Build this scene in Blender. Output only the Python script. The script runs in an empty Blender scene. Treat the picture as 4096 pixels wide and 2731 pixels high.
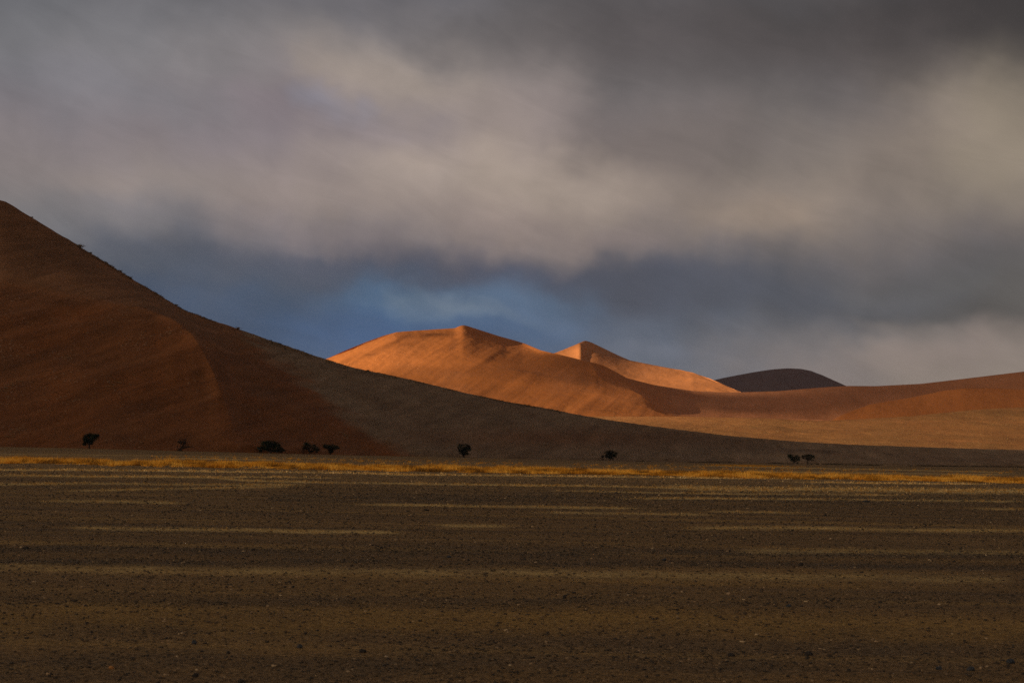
import bpy, math, random
import numpy as np
from mathutils import Vector, Matrix

# ------------------------------------------------------------------ camera
F, UC, VC = 7964.0, 2048.0, 1365.5          # 70 mm lens on a 36 mm sensor, in photo pixels
ROLL = math.atan(0.0195)
PITCH = math.atan(451.5/F)*math.cos(ROLL)
CAM = np.array([0.0, 0.0, 1.8])
fwd = np.array([0, math.cos(PITCH), math.sin(PITCH)])
up0 = np.array([0, -math.sin(PITCH), math.cos(PITCH)])
x0 = np.array([1.0, 0, 0])
RT = math.cos(ROLL)*x0 + math.sin(ROLL)*up0
UP = -math.sin(ROLL)*x0 + math.cos(ROLL)*up0
scene = bpy.context.scene
cd = bpy.data.cameras.new("camera"); cam = bpy.data.objects.new("camera", cd)
scene.collection.objects.link(cam)
cd.lens = 70; cd.sensor_width = 36; cd.clip_start = 0.5; cd.clip_end = 60000
cd.dof.use_dof = True; cd.dof.focus_distance = 400; cd.dof.aperture_fstop = 7.0
M = Matrix(((RT[0], UP[0], -fwd[0], CAM[0]), (RT[1], UP[1], -fwd[1], CAM[1]), (RT[2], UP[2], -fwd[2], CAM[2]), (0, 0, 0, 1)))
cam.matrix_world = M
scene.camera = cam

# ------------------------------------------------------------------ light
SUN_EL, SUN_S = math.radians(11.0), np.array([-0.82, -0.572])
SUN_S = SUN_S/np.linalg.norm(SUN_S)
SUN = np.array([SUN_S[0]*math.cos(SUN_EL), SUN_S[1]*math.cos(SUN_EL), math.sin(SUN_EL)])
sl = bpy.data.lights.new("sun", 'SUN'); so = bpy.data.objects.new("sun", sl)
scene.collection.objects.link(so)
sl.energy = 5.0; sl.angle = math.radians(0.5); sl.color = (1.0, 0.80, 0.58)
so.rotation_euler = Vector(SUN).to_track_quat('Z', 'Y').to_euler()
scene.view_settings.view_transform = 'Standard'; scene.view_settings.look = 'None'
scene.view_settings.exposure = 0.4; scene.view_settings.gamma = 1.0
scene.view_settings.use_curve_mapping = False
scene.cycles.use_denoising = False
scene.cycles.transparent_max_bounces = 12
scene.cycles.max_bounces = 5

def lin(c):
    return tuple(((x/255)/12.92 if x/255 <= .04045 else (((x/255)+.055)/1.055)**2.4) for x in c)

class NT:
    """small helper round a node tree"""
    def __init__(s, tree): s.t = tree; s.n = tree.nodes; s.l = tree.links
    def new(s, typ, **kw):
        n = s.n.new(typ)
        for k, v in kw.items(): setattr(n, k, v)
        return n
    def put(s, sock, v):
        if hasattr(v, 'is_linked') or hasattr(v, 'links'): s.l.new(v, sock)
        else: sock.default_value = v
    def math(s, op, a, b=0.0, clamp=False):
        n = s.new('ShaderNodeMath', operation=op, use_clamp=clamp); s.put(n.inputs[0], a); s.put(n.inputs[1], b); return n.outputs[0]
    def mix(s, f, a, b, bt='MIX'):
        n = s.new('ShaderNodeMix', data_type='RGBA', blend_type=bt); s.put(n.inputs[0], f)
        for i, v in ((6, a), (7, b)):
            if isinstance(v, (tuple, list)): v = (*v[:3], 1)
            s.put(n.inputs[i], v)
        return n.outputs[2]
    def rng(s, v, a, b, c=0.0, d=1.0, smooth=False):
        n = s.new('ShaderNodeMapRange', interpolation_type='SMOOTHSTEP' if smooth else 'LINEAR')
        s.put(n.inputs[0], v)
        for i, q in zip((1, 2, 3, 4), (a, b, c, d)): n.inputs[i].default_value = q
        return n.outputs[0]
    def noise(s, vec, scale, detail=3, rough=.55, dist=0.0):
        n = s.new('ShaderNodeTexNoise'); s.l.new(vec, n.inputs['Vector'])
        n.inputs['Scale'].default_value = scale; n.inputs['Detail'].default_value = detail
        n.inputs['Roughness'].default_value = rough; n.inputs['Distortion'].default_value = dist
        return n.outputs['Fac']
    def mapping(s, vec, scale=(1, 1, 1), rot=(0, 0, 0), loc=(0, 0, 0)):
        n = s.new('ShaderNodeMapping'); s.l.new(vec, n.inputs[0])
        n.inputs['Scale'].default_value = scale; n.inputs['Rotation'].default_value = rot; n.inputs['Location'].default_value = loc
        return n.outputs[0]
    def attr(s, name):
        return s.new('ShaderNodeAttribute', attribute_name=name).outputs['Fac']
    def pos(s):
        return s.new('ShaderNodeNewGeometry').outputs['Position']

# ------------------------------------------------------------------ sky (world): cloud layers by azimuth and elevation
world = bpy.data.worlds.new("World"); scene.world = world; world.use_nodes = True
W = NT(world.node_tree); W.n.clear()
tc = W.new('ShaderNodeTexCoord').outputs['Generated']
sep = W.new('ShaderNodeSeparateXYZ'); W.l.new(tc, sep.inputs[0])
azr = W.math('ARCTAN2', sep.outputs[0], sep.outputs[1])
hyp = W.math('SQRT', W.math('ADD', W.math('MULTIPLY', sep.outputs[0], sep.outputs[0]), W.math('MULTIPLY', sep.outputs[1], sep.outputs[1])))
elr = W.math('SUBTRACT', W.math('DIVIDE', sep.outputs[2], W.math('MAXIMUM', hyp, .02)), W.math('MULTIPLY', azr, 0.0195))
comb = W.new('ShaderNodeCombineXYZ'); W.l.new(azr, comb.inputs[0]); W.l.new(elr, comb.inputs[1])
cp = W.mapping(comb.outputs[0], scale=(1, 1.05, 1), rot=(0, 0, .18))
w1 = W.noise(cp, 13, 2, .4); w2 = W.noise(W.mapping(cp, loc=(3.1, 7.7, 2)), 11, 2, .4)
w3 = W.noise(W.mapping(cp, loc=(9.1, 1.7, 5)), 30, 3, .5)
w6 = W.noise(W.mapping(cp, loc=(4.3, 2.2, 8)), 28, 3, .55)
azw = W.math('ADD', azr, W.math('ADD', W.math('MULTIPLY', W.math('SUBTRACT', w2, .5), .085), W.math('MULTIPLY', W.math('SUBTRACT', w6, .5), .06)))
elw = W.math('ADD', elr, W.math('MULTIPLY', W.math('SUBTRACT', w1, .5), .030))
elw = W.math('ADD', elw, W.math('MULTIPLY', W.math('SUBTRACT', w3, .5), .022))
E0, E1 = -.02, .32
tE = W.rng(elw, E0, E1)
vs = [0, 100, 200, 300, 400, 480, 560, 620, 680, 740, 800, 850]        # rows of the 2352-wide view
SKY = {   # azimuth column (x of the 2352-wide view) -> colours down the rows
 0:    [(104,107,111),(116,118,120),(124,125,129),(126,122,126),(140,133,130),(126,125,126),(110,113,118),(94,100,110),(80,90,106),(70,84,106),(66,84,110),(66,84,110)],
 350:  [(110,111,114),(122,123,125),(133,131,132),(132,126,130),(147,139,134),(128,126,128),(98,101,109),(82,89,101),(70,82,102),(68,84,108),(68,86,112),(68,86,112)],
 700:  [(106,106,110),(134,132,130),(140,132,134),(136,129,134),(152,142,136),(146,136,131),(108,107,115),(76,83,98),(68,84,106),(66,90,124),(72,94,126),(80,98,122)],
 900:  [(98,98,102),(132,129,127),(158,149,139),(138,131,136),(160,150,141),(154,143,134),(128,121,121),(80,84,98),(78,108,138),(68,97,138),(74,100,136),(82,100,128)],
 1150: [(90,88,88),(106,104,103),(146,138,133),(148,138,134),(165,154,142),(160,148,138),(144,132,126),(76,79,96),(88,112,138),(80,104,134),(76,98,128),(84,100,124)],
 1500: [(84,80,79),(88,86,86),(106,103,102),(118,111,109),(126,117,111),(146,135,124),(128,120,117),(84,87,98),(76,79,93),(90,100,116),(98,108,124),(104,112,124)],
 1800: [(76,72,70),(82,78,76),(102,99,98),(122,115,109),(130,122,113),(148,136,123),(120,113,109),(92,92,98),(84,87,96),(90,92,98),(118,116,118),(126,120,118)],
 2100: [(68,64,62),(74,69,67),(106,100,94),(134,124,114),(132,122,113),(130,121,112),(112,106,104),(96,94,97),(94,95,98),(106,106,108),(132,125,120),(136,127,119)],
 2352: [(58,55,53),(62,58,56),(104,98,88),(148,138,121),(146,136,120),(126,118,110),(106,100,98),(92,90,91),(92,90,88),(88,86,85),(134,126,119),(138,129,120)],
}
prev = None
keys = sorted(SKY)
for i, k in enumerate(keys):
    r = W.new('ShaderNodeValToRGB'); r.color_ramp.interpolation = 'B_SPLINE'
    stops = []
    for v, c in zip(vs, SKY[k]):
        el = PITCH + math.atan((VC - v*1.7415)/F)
        stops.append(((math.tan(el)-E0)/(E1-E0), lin(c)))
    stops.append((1.0, (0.125, 0.125, 0.135)))
    stops.sort(key=lambda q: q[0])
    els = r.color_ramp.elements
    els[0].position = stops[0][0]; els[0].color = (*stops[0][1], 1)
    els[1].position = 1.0; els[1].color = (*stops[-1][1], 1)
    for p, c in stops[1:-1]:
        e = els.new(p); e.color = (*c, 1)
    W.l.new(tE, r.inputs[0])
    if prev is None: prev = r.outputs[0]
    else:
        a = math.atan((keys[i-1]*1.7415-UC)/F); b = math.atan((k*1.7415-UC)/F)
        prev = W.mix(W.rng(azw, a, b, smooth=True), prev, r.outputs[0])
# single cloud masses and gaps: (x, y, half width, half height, tilt, colour, weight) in the 2352-wide view, laid out by direction
FEAT = [(870,680,170,34,0,(76,104,134),.6),(900,745,300,34,.05,(66,91,126),.5),(1100,622,470,40,.03,(74,78,95),.6),(1750,690,430,55,.12,(76,81,94),.55),(960,688,75,18,.2,(108,126,142),.5),(1080,700,110,20,.35,(118,134,148),.55),(1015,712,150,14,.12,(96,118,142),.5),(560,700,260,40,.05,(70,88,114),.4),
 (1250,735,120,24,.2,(92,112,138),.5),(1530,800,90,20,0,(114,122,136),.6),(2230,745,260,45,.05,(82,80,80),.7),(2150,808,260,46,-.05,(144,133,126),.7),(2080,765,90,28,.3,(132,125,120),.5),(930,190,210,75,.5,(162,152,140),.55),(1130,280,160,70,.6,(152,142,134),.4),
 (2300,330,260,160,0,(150,140,122),.5),(1180,400,420,70,.12,(172,160,146),.6),(700,250,300,60,.1,(128,121,125),.6),(1650,110,620,95,.05,(90,83,81),.5),(1720,505,170,48,0,(158,143,126),.6),(1600,380,130,170,.25,(115,107,102),.55),
 (300,520,170,40,.2,(134,131,130),.4),(560,610,280,50,.15,(80,88,104),.4),(2380,70,420,130,0,(60,53,50),.6),(815,245,90,34,.2,(142,144,156),.55),(1190,580,140,42,.1,(150,138,127),.3),(780,560,130,34,.3,(136,126,124),.4),
 (560,130,220,60,.2,(136,134,134),.4),(230,210,200,50,.1,(124,126,132),.4),(380,430,260,40,.1,(154,144,136),.4),(1950,260,160,70,.2,(112,106,104),.35),(1430,560,160,30,.1,(136,124,120),.4)]
cw = W.new('ShaderNodeCombineXYZ'); W.l.new(azw, cw.inputs[0]); W.l.new(elw, cw.inputs[1])
for fx_, fy_, hw_, hh_, rot_, col_, wt_ in FEAT:
    ca_ = math.atan((fx_*1.7415-UC)/F); ce_ = math.tan(PITCH+math.atan((VC-fy_*1.7415)/F))
    mp = W.new('ShaderNodeMapping', vector_type='TEXTURE'); W.l.new(cw.outputs[0], mp.inputs[0])
    mp.inputs['Location'].default_value = (ca_, ce_, 0); mp.inputs['Rotation'].default_value = (0, 0, -rot_)
    mp.inputs['Scale'].default_value = (hw_*1.7415/F*1.25, hh_*1.7415/F*1.25, 1)
    ln = W.new('ShaderNodeVectorMath', operation='LENGTH'); W.l.new(mp.outputs[0], ln.inputs[0])
    prev = W.mix(W.rng(ln.outputs['Value'], 0, 1.25, wt_, 0, smooth=True), prev, lin(col_))
# soft brightness wisps in the cloud
w4 = W.noise(W.mapping(comb.outputs[0], scale=(1.25, 1, 1)), 17, 3, .5, .3)
w5 = W.noise(W.mapping(W.mapping(comb.outputs[0], rot=(0, 0, .35)), (.45, 1.5, 1)), 46, 4, .6, .8)
wf = W.math('MULTIPLY', W.rng(w4, .25, .75, .88, 1.12), W.rng(w5, .25, .75, .93, 1.07))
prev = W.mix(1.0, prev, (1.045, .975, .985), 'MULTIPLY')
wv = W.new('ShaderNodeVectorMath', operation='SCALE'); W.l.new(prev, wv.inputs[0]); W.l.new(wf, wv.inputs[3])
skyt = W.new('ShaderNodeTexSky', sky_type='NISHITA'); skyt.sun_disc = False
skyt.sun_elevation = SUN_EL; skyt.sun_rotation = math.atan2(SUN[0], SUN[1])
bg1 = W.new('ShaderNodeBackground'); W.l.new(wv.outputs[0], bg1.inputs[0]); bg1.inputs[1].default_value = 0.74
bg2 = W.new('ShaderNodeBackground'); W.l.new(skyt.outputs[0], bg2.inputs[0]); bg2.inputs[1].default_value = 0.05
mx = W.new('ShaderNodeMixShader'); mx.inputs[0].default_value = 0.06
W.l.new(bg1.outputs[0], mx.inputs[1]); W.l.new(bg2.outputs[0], mx.inputs[2])
wo = W.new('ShaderNodeOutputWorld'); W.l.new(mx.outputs[0], wo.inputs[0])

# ------------------------------------------------------------------ helpers
rngn = np.random.default_rng(7); random.seed(7)
VS = 1.7415
def ray(u, v):
    u = np.asarray(u, float); v = np.asarray(v, float)
    return fwd + RT*((u-UC)/F)[..., None] + UP*((VC-v)/F)[..., None]
def unproj(u, v, Y):
    d = ray(u, v); return CAM + d*(np.asarray(Y, float)/d[..., 1])[..., None]
def proj(P):
    q = P-CAM; z = q@fwd
    return UC+F*(q@RT)/z, VC-F*(q@UP)/z
_tab = rngn.random((256, 256))
def vnoise(x, y):
    xi = np.floor(x).astype(int); yi = np.floor(y).astype(int); fx = x-xi; fy = y-yi
    fx = fx*fx*(3-2*fx); fy = fy*fy*(3-2*fy)
    t = lambda a, b: _tab[a % 256, b % 256]
    return (t(xi, yi)*(1-fx)+t(xi+1, yi)*fx)*(1-fy)+(t(xi, yi+1)*(1-fx)+t(xi+1, yi+1)*fx)*fy
def fbm(x, y, o=4, g=.5):
    s = 0; a = 1; n = 0
    for i in range(o):
        s = s+a*vnoise(x*2**i+17.3*i, y*2**i+5.1*i); n += a; a *= g
    return s/n-.5
def sstep(a, b, x):
    t = np.clip((x-a)/(b-a), 0, 1); return t*t*(3-2*t)
def mesh_np(name, V, Fc, mat=None, parent=None, attrs=None, smooth=False, loc=None):
    """V (n,3), Fc (m,k) -> one mesh object"""
    me = bpy.data.meshes.new(name); V = np.ascontiguousarray(V, np.float32); Fc = np.ascontiguousarray(Fc, np.int32)
    m, k = Fc.shape
    me.vertices.add(len(V)); me.vertices.foreach_set('co', V.ravel())
    me.loops.add(m*k); me.loops.foreach_set('vertex_index', Fc.ravel())
    me.polygons.add(m); me.polygons.foreach_set('loop_start', np.arange(0, m*k, k, dtype=np.int32))
    me.polygons.foreach_set('loop_total', np.full(m, k, np.int32))
    if smooth: me.polygons.foreach_set('use_smooth', np.ones(m, bool))
    me.update(calc_edges=True)
    for an, av in (attrs or {}).items():
        at = me.attributes.new(an, 'FLOAT', 'POINT'); at.data.foreach_set('value', np.ascontiguousarray(av, np.float32).ravel())
    if mat: me.materials.append(mat)
    o = bpy.data.objects.new(name, me); scene.collection.objects.link(o)
    if parent: o.parent = parent
    if loc is not None: o.location = loc
    return o
def grid_faces(nr, nc):
    i = np.arange((nr-1)*(nc-1)); r = i//(nc-1); c = i % (nc-1); a = r*nc+c
    return np.stack([a, a+1, a+nc+1, a+nc], 1)
def tag(o, label=None, cat=None, group=None, kind=None):
    if label: o['label'] = label
    if cat: o['category'] = cat
    if group: o['group'] = group
    if kind: o['kind'] = kind
    return o
def gsmooth(a, sig):
    if sig <= 0: return a
    r = int(sig*3)+1; k = np.exp(-.5*(np.arange(-r, r+1)/sig)**2); k /= k.sum()
    p = np.concatenate([2*a[0]-a[r:0:-1], a, 2*a[-1]-a[-2:-r-2:-1]])
    return np.convolve(p, k, 'valid')

# ------------------------------------------------------------------ materials
def new_mat(name):
    m = bpy.data.materials.new(name); m.use_nodes = True; T = NT(m.node_tree)
    b = T.n['Principled BSDF']; b.inputs['Roughness'].default_value = .95; b.inputs['Specular IOR Level'].default_value = .1
    return m, T, b
def sand_mat(name, sand, gravel, veg, grain=1.0, streak_rot=0.6, spot=.5, spot_scale=.35, bump=.5, streak_amp=.35):
    """attribute 'zone' 0 = loose sand, 1 = gravelly sand with dry grass, or the brightened saddle of dune B"""
    m, T, b = new_mat(name); p = T.pos(); z = T.attr('zone')
    n_big = T.noise(T.mapping(p, (1, .4, 1)), .012*grain, 4, .6, .5)
    st = T.noise(T.mapping(T.mapping(p, rot=(0, streak_rot, 0)), (.42, .12, 2.1)), .05*grain, 4, .6, .3)
    fine = T.noise(p, .6*grain, 3, .6)
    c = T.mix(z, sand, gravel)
    c = T.mix(T.rng(n_big, .35, .65, 0, .45), c, veg)
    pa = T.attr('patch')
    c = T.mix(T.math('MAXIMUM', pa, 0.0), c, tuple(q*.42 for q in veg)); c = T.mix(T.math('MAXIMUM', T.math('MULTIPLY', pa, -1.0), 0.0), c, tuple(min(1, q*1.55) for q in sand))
    k = T.math('ADD', T.rng(st, .3, .7, 1-streak_amp, 1+streak_amp), T.rng(fine, .3, .7, -.14, .14))
    sc = T.new('ShaderNodeVectorMath', operation='SCALE'); T.l.new(c, sc.inputs[0]); T.l.new(k, sc.inputs[3])
    # grass clumps scattered on the slope: small dark and pale spots
    vo = T.new('ShaderNodeTexVoronoi'); T.l.new(p, vo.inputs['Vector']); vo.inputs['Scale'].default_value = spot_scale
    dots = T.rng(vo.outputs['Distance'], .12, .34, 1, 0)
    cl = T.rng(T.noise(p, .03*grain, 3), .45, .62)
    dots = T.math('MULTIPLY', T.math('MULTIPLY', dots, T.math('MAXIMUM', cl, T.math('MULTIPLY', z, .9))), spot)
    sx = T.new('ShaderNodeSeparateColor'); T.l.new(vo.outputs['Color'], sx.inputs[0])
    tone = T.mix(T.math('GREATER_THAN', sx.outputs[0], .55), tuple(q*.35 for q in veg), tuple(min(1, q*1.5) for q in gravel))
    c2 = T.mix(dots, sc.outputs[0], tone)
    T.l.new(c2, b.inputs['Base Color'])
    h = T.math('ADD', T.math('MULTIPLY', st, 1.6), T.math('ADD', T.math('MULTIPLY', fine, .35), T.math('MULTIPLY', dots, .7)))
    bp = T.new('ShaderNodeBump'); bp.inputs['Strength'].default_value = bump; bp.inputs['Distance'].default_value = 1.2
    T.l.new(h, bp.inputs['Height']); T.l.new(bp.outputs[0], b.inputs['Normal'])
    return m
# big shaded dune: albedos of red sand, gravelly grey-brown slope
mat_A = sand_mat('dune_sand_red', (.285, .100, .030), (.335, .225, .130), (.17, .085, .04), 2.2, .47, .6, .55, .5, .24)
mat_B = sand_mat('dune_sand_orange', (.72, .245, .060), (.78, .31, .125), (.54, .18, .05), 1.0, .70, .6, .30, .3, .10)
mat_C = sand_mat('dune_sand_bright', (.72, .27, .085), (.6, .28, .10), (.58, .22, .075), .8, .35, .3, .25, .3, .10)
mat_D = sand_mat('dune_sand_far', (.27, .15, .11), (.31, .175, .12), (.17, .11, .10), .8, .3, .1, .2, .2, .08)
mat_G = sand_mat('dune_sand_golden', (.60, .25, .078), (.62, .295, .095), (.54, .22, .07), 1.6, 0.0, .5, .5, .5, .18)

# ------------------------------------------------------------------ dunes
HOR = lambda u: 1777+.0195*u
class Dune:
    """a dune surface lofted through its real crest lines, foot to crest and down the lee side"""
    def __init__(s, name, ulo, uhi, du, lines, segs, mat, back=(260, 8), skirt=120, zone=None, disp=None, patch=None):
        u = np.arange(ulo, uhi+du, du, dtype=float); s.u = u; n = len(u)
        rows = []; s.meta = []
        L = []
        for pts, sig, *ys_ in lines:
            a = np.array(pts, float); uu, vv, yy = a[:, 0]*VS, a[:, 1]*VS, a[:, 2]
            v = gsmooth(np.interp(u, uu, vv), sig/du); y = gsmooth(np.interp(u, uu, yy), (ys_[0] if ys_ else 60)/du)
            L.append((v, y))
        P = [unproj(u, v, y) for v, y in L]; s.P = P
        for i in range(1, len(P)):                       # keep the next line behind and above
            dz = P[i][:, 2]-P[i-1][:, 2]
        f = P[0].copy(); f[:, 1] -= skirt; f[:, 0] *= (P[0][:, 1]-skirt)/P[0][:, 1]; f[:, 2] = np.minimum(-3, P[0][:, 2]-3)
        if skirt > 0: rows.append(f); s.meta.append(0.0)
        for i, (ns, pw) in enumerate(segs):
            a, b = P[i], P[i+1]
            for j in range(ns):
                t = j/ns; q = a*(1-t)+b*t; q[:, 2] = a[:, 2]+(b[:, 2]-a[:, 2])*t**pw
                q[:, 0] = a[:, 0]/a[:, 1]*q[:, 1]*(1-t)+b[:, 0]/b[:, 1]*q[:, 1]*t
                rows.append(q); s.meta.append(i+t)
        rows.append(P[-1]); s.meta.append(float(len(segs)))
        bd, nb = back
        for j in range(1, nb+1):
            q = P[-1].copy(); t = j/nb; Y = q[:, 1]+bd*t; q[:, 0] *= Y/q[:, 1]
            q[:, 2] = q[:, 2]-(q[:, 2]+4)*(t**1.15); q[:, 1] = Y; rows.append(q); s.meta.append(len(segs)+.999*t)
        G = np.array(rows); s.meta = np.array(s.meta)
        if disp is not None:
            G[..., 2] += disp(G, s.meta[:, None]*np.ones(n), s)
        s.G = G; s.U, s.V = proj(G)
        z = zone(s) if zone is not None else np.zeros(G.shape[:2])
        s.zone = z
        s.o = mesh_np(name, G.reshape(-1, 3), grid_faces(*G.shape[:2]), mat, smooth=True, attrs={'zone': z, 'patch': patch(s) if patch else z*0})
        tag(s.o, kind='structure')
    def at(s, u, v):
        """visible surface point nearest to a photo position"""
        k = s.meta <= len(s.P)-1
        d = (s.U[k]-u)**2+(s.V[k]-v)**2; i = np.unravel_index(np.argmin(d), d.shape)
        return s.G[k][i]

# --- A: the big dune in cloud shadow, tapering away to the right
Asil = [(-90, 440, 900), (-30, 452, 905), (0, 459.5, 910), (12, 463, 912), (22, 468, 915), (44, 482, 918), (72, 499, 922), (132, 536, 930), (176, 561, 938), (189, 570, 940), (220, 589, 945), (281, 626, 960),
        (316, 648, 965), (365, 677, 980), (404, 701, 990), (422, 712, 1000), (475, 731.5, 1010), (549, 756, 1030), (637, 787, 1050), (725, 817, 1070), (804, 842, 1085), (843, 850.5, 1095),
        (945, 872, 1110), (1055, 899, 1125), (1165, 923, 1140), (1238, 934, 1150), (1330, 952, 1165), (1421, 967.5, 1180), (1533, 983, 1210), (1669, 1000, 1250),
        (1825, 1013.5, 1290), (1942, 1020, 1320), (2098, 1026, 1360), (2352, 1033, 1400), (2450, 1035, 1420)]
Aft = [(-90, 1024, 640), (0, 1026, 650), (176, 1029, 665), (396, 1035, 690), (615, 1040.5, 720), (804, 1045, 770), (1055, 1050, 850), (1238, 1054.5, 910), (1550, 1060.5, 1000),
       (1825, 1065, 1060), (2098, 1069.5, 1110), (2352, 1072.5, 1150), (2450, 1074, 1160)]
R1 = [(-90, 640, 842), (0, 650, 838), (100, 668, 834), (200, 684, 828), (330, 706, 822), (400, 738, 812), (450, 788, 795), (495, 862, 770), (522, 940, 738), (536, 1000, 714), (560, 1030, 716), (620, 1036, 724), (804, 1039, 778), (1055, 1043, 860), (1238, 1049, 918), (1550, 1056, 1008), (1825, 1061, 1070), (2352, 1069, 1160), (2450, 1071, 1170)]
def dispA(G, mt, s):
    x, y, z = G[..., 0], G[..., 1], G[..., 2]
    w = np.clip(1-np.abs(mt-2), 0, 1)**.0*np.where(mt > 2, np.clip(3-mt, 0, 1)*.3, 1.0)
    edge = sstep(0, .25, mt)*sstep(0, .16, np.abs(mt-2.0)+.02)
    d = fbm(x/60, (y+z)/60, 3)*5.0*edge
    p1 = x*.83+z*.56; p2 = -x*.56+z*.83
    st = (fbm(p1/90, p2/9+y/90, 3))*5.0*sstep(0, .2, mt)*sstep(1.05, .75, mt)*np.where(mt < 1, 1, 0)
    sm = fbm(x/3.5, y/3.5, 3)*.55*sstep(0, .1, mt)
    return (d+st+sm)*w+np.where(mt < .05, -.25, 0)
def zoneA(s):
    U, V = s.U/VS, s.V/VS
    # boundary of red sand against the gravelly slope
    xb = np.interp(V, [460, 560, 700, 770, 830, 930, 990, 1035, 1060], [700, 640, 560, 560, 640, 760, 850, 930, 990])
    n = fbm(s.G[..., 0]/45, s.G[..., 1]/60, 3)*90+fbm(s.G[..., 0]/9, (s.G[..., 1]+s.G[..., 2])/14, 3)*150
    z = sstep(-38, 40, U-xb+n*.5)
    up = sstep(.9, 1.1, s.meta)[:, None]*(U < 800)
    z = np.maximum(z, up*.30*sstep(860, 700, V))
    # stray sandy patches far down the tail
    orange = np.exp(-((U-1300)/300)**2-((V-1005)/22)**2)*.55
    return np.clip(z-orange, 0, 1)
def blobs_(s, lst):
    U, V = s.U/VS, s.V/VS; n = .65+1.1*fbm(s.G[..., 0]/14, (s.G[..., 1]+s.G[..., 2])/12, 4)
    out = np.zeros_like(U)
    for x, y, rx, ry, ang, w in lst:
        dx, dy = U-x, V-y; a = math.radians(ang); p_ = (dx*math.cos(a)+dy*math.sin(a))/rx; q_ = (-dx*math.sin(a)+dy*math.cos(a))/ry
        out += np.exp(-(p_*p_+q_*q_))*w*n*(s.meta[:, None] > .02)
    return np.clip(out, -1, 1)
def patchA(s):  # dark growth patches, plus relief shading painted in: hollows darkened, crest paled
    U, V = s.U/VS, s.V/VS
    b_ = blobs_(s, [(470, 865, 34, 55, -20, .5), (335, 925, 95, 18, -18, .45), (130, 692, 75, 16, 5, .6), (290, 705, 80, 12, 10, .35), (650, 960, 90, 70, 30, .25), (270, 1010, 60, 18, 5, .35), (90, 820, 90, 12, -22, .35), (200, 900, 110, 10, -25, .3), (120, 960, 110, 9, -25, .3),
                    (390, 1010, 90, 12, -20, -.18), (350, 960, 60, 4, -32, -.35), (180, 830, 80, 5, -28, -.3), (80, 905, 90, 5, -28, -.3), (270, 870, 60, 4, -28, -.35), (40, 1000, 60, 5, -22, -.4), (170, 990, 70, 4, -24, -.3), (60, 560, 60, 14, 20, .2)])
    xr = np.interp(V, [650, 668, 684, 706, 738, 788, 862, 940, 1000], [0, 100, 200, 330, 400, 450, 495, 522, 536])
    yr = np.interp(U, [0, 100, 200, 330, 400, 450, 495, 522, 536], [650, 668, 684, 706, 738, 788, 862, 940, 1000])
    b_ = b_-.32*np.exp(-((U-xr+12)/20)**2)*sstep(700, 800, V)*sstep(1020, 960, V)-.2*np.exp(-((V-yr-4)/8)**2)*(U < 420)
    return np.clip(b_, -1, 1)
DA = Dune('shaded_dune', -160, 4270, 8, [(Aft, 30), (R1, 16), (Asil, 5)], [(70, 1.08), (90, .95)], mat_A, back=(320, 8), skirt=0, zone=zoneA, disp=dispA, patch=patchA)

# --- G: golden grassy apron
Gtop = [(1100, 956, 1700), (1380, 956, 1700), (1572, 956.5, 1710), (1708, 959, 1715), (1786, 961, 1720), (1825, 965, 1725), (1903, 966, 1725), (2020, 960, 1735), (2098, 955, 1745), (2176, 947, 1765), (2254, 939.5, 1785), (2352, 935, 1810), (2480, 932, 1830)]
Gft = [(1100, 1050, 1200), (2352, 1062, 1430), (2480, 1064, 1440)]
def dispG(G, mt, s):
    x, y = G[..., 0], G[..., 1]
    return (fbm(x/90, y/50, 3)*2.5*sstep(0, .3, mt)*sstep(1.0, .75, mt)+fbm(x/5, y/5, 2)*.7)*np.where(mt > 1, .3, 1)
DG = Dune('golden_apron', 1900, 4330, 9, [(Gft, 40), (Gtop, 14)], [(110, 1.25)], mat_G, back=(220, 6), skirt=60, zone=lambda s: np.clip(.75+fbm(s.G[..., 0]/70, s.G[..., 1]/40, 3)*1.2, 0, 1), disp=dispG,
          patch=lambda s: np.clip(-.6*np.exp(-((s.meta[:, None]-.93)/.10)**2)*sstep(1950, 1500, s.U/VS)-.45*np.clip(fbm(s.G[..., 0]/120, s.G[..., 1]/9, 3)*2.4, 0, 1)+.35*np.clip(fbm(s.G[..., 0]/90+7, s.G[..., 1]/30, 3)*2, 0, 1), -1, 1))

# --- E: low red dune on the right
Esil = [(1780, 972, 1730), (1880, 970, 1740), (1909, 966, 1750), (1942, 949, 1790), (2001, 928, 1850), (2098, 912, 1900), (2168, 897, 1940), (2215, 891.5, 1955), (2273, 891, 1960), (2352, 894, 1965), (2480, 901, 1960)]
Eft = [(1780, 984, 1725), (1909, 980, 1730), (2098, 968, 1760), (2352, 950, 1820), (2480, 948, 1830)]
def dispS(amp=1.5, sc=60, fine=.4):
    def f(G, mt, s):
        x, y, z = G[..., 0], G[..., 1], G[..., 2]; m = float(len(s.P)-1)
        kink = np.min(np.abs(mt[..., None]-np.arange(1, m+1)), axis=-1)
        return fbm(x/sc, y/sc, 3)*amp*sstep(0, .3, mt)*sstep(0, .3, kink)+fbm(x/6, y/6, 2)*fine*np.where(mt > m-.02, .3, 1)
    return f
DE = Dune('low_red_dune', 3080, 4330, 7, [(Eft, 20), (Esil, 10)], [(60, 1.0)], mat_B, back=(180, 6), skirt=40, disp=dispS())

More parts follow.
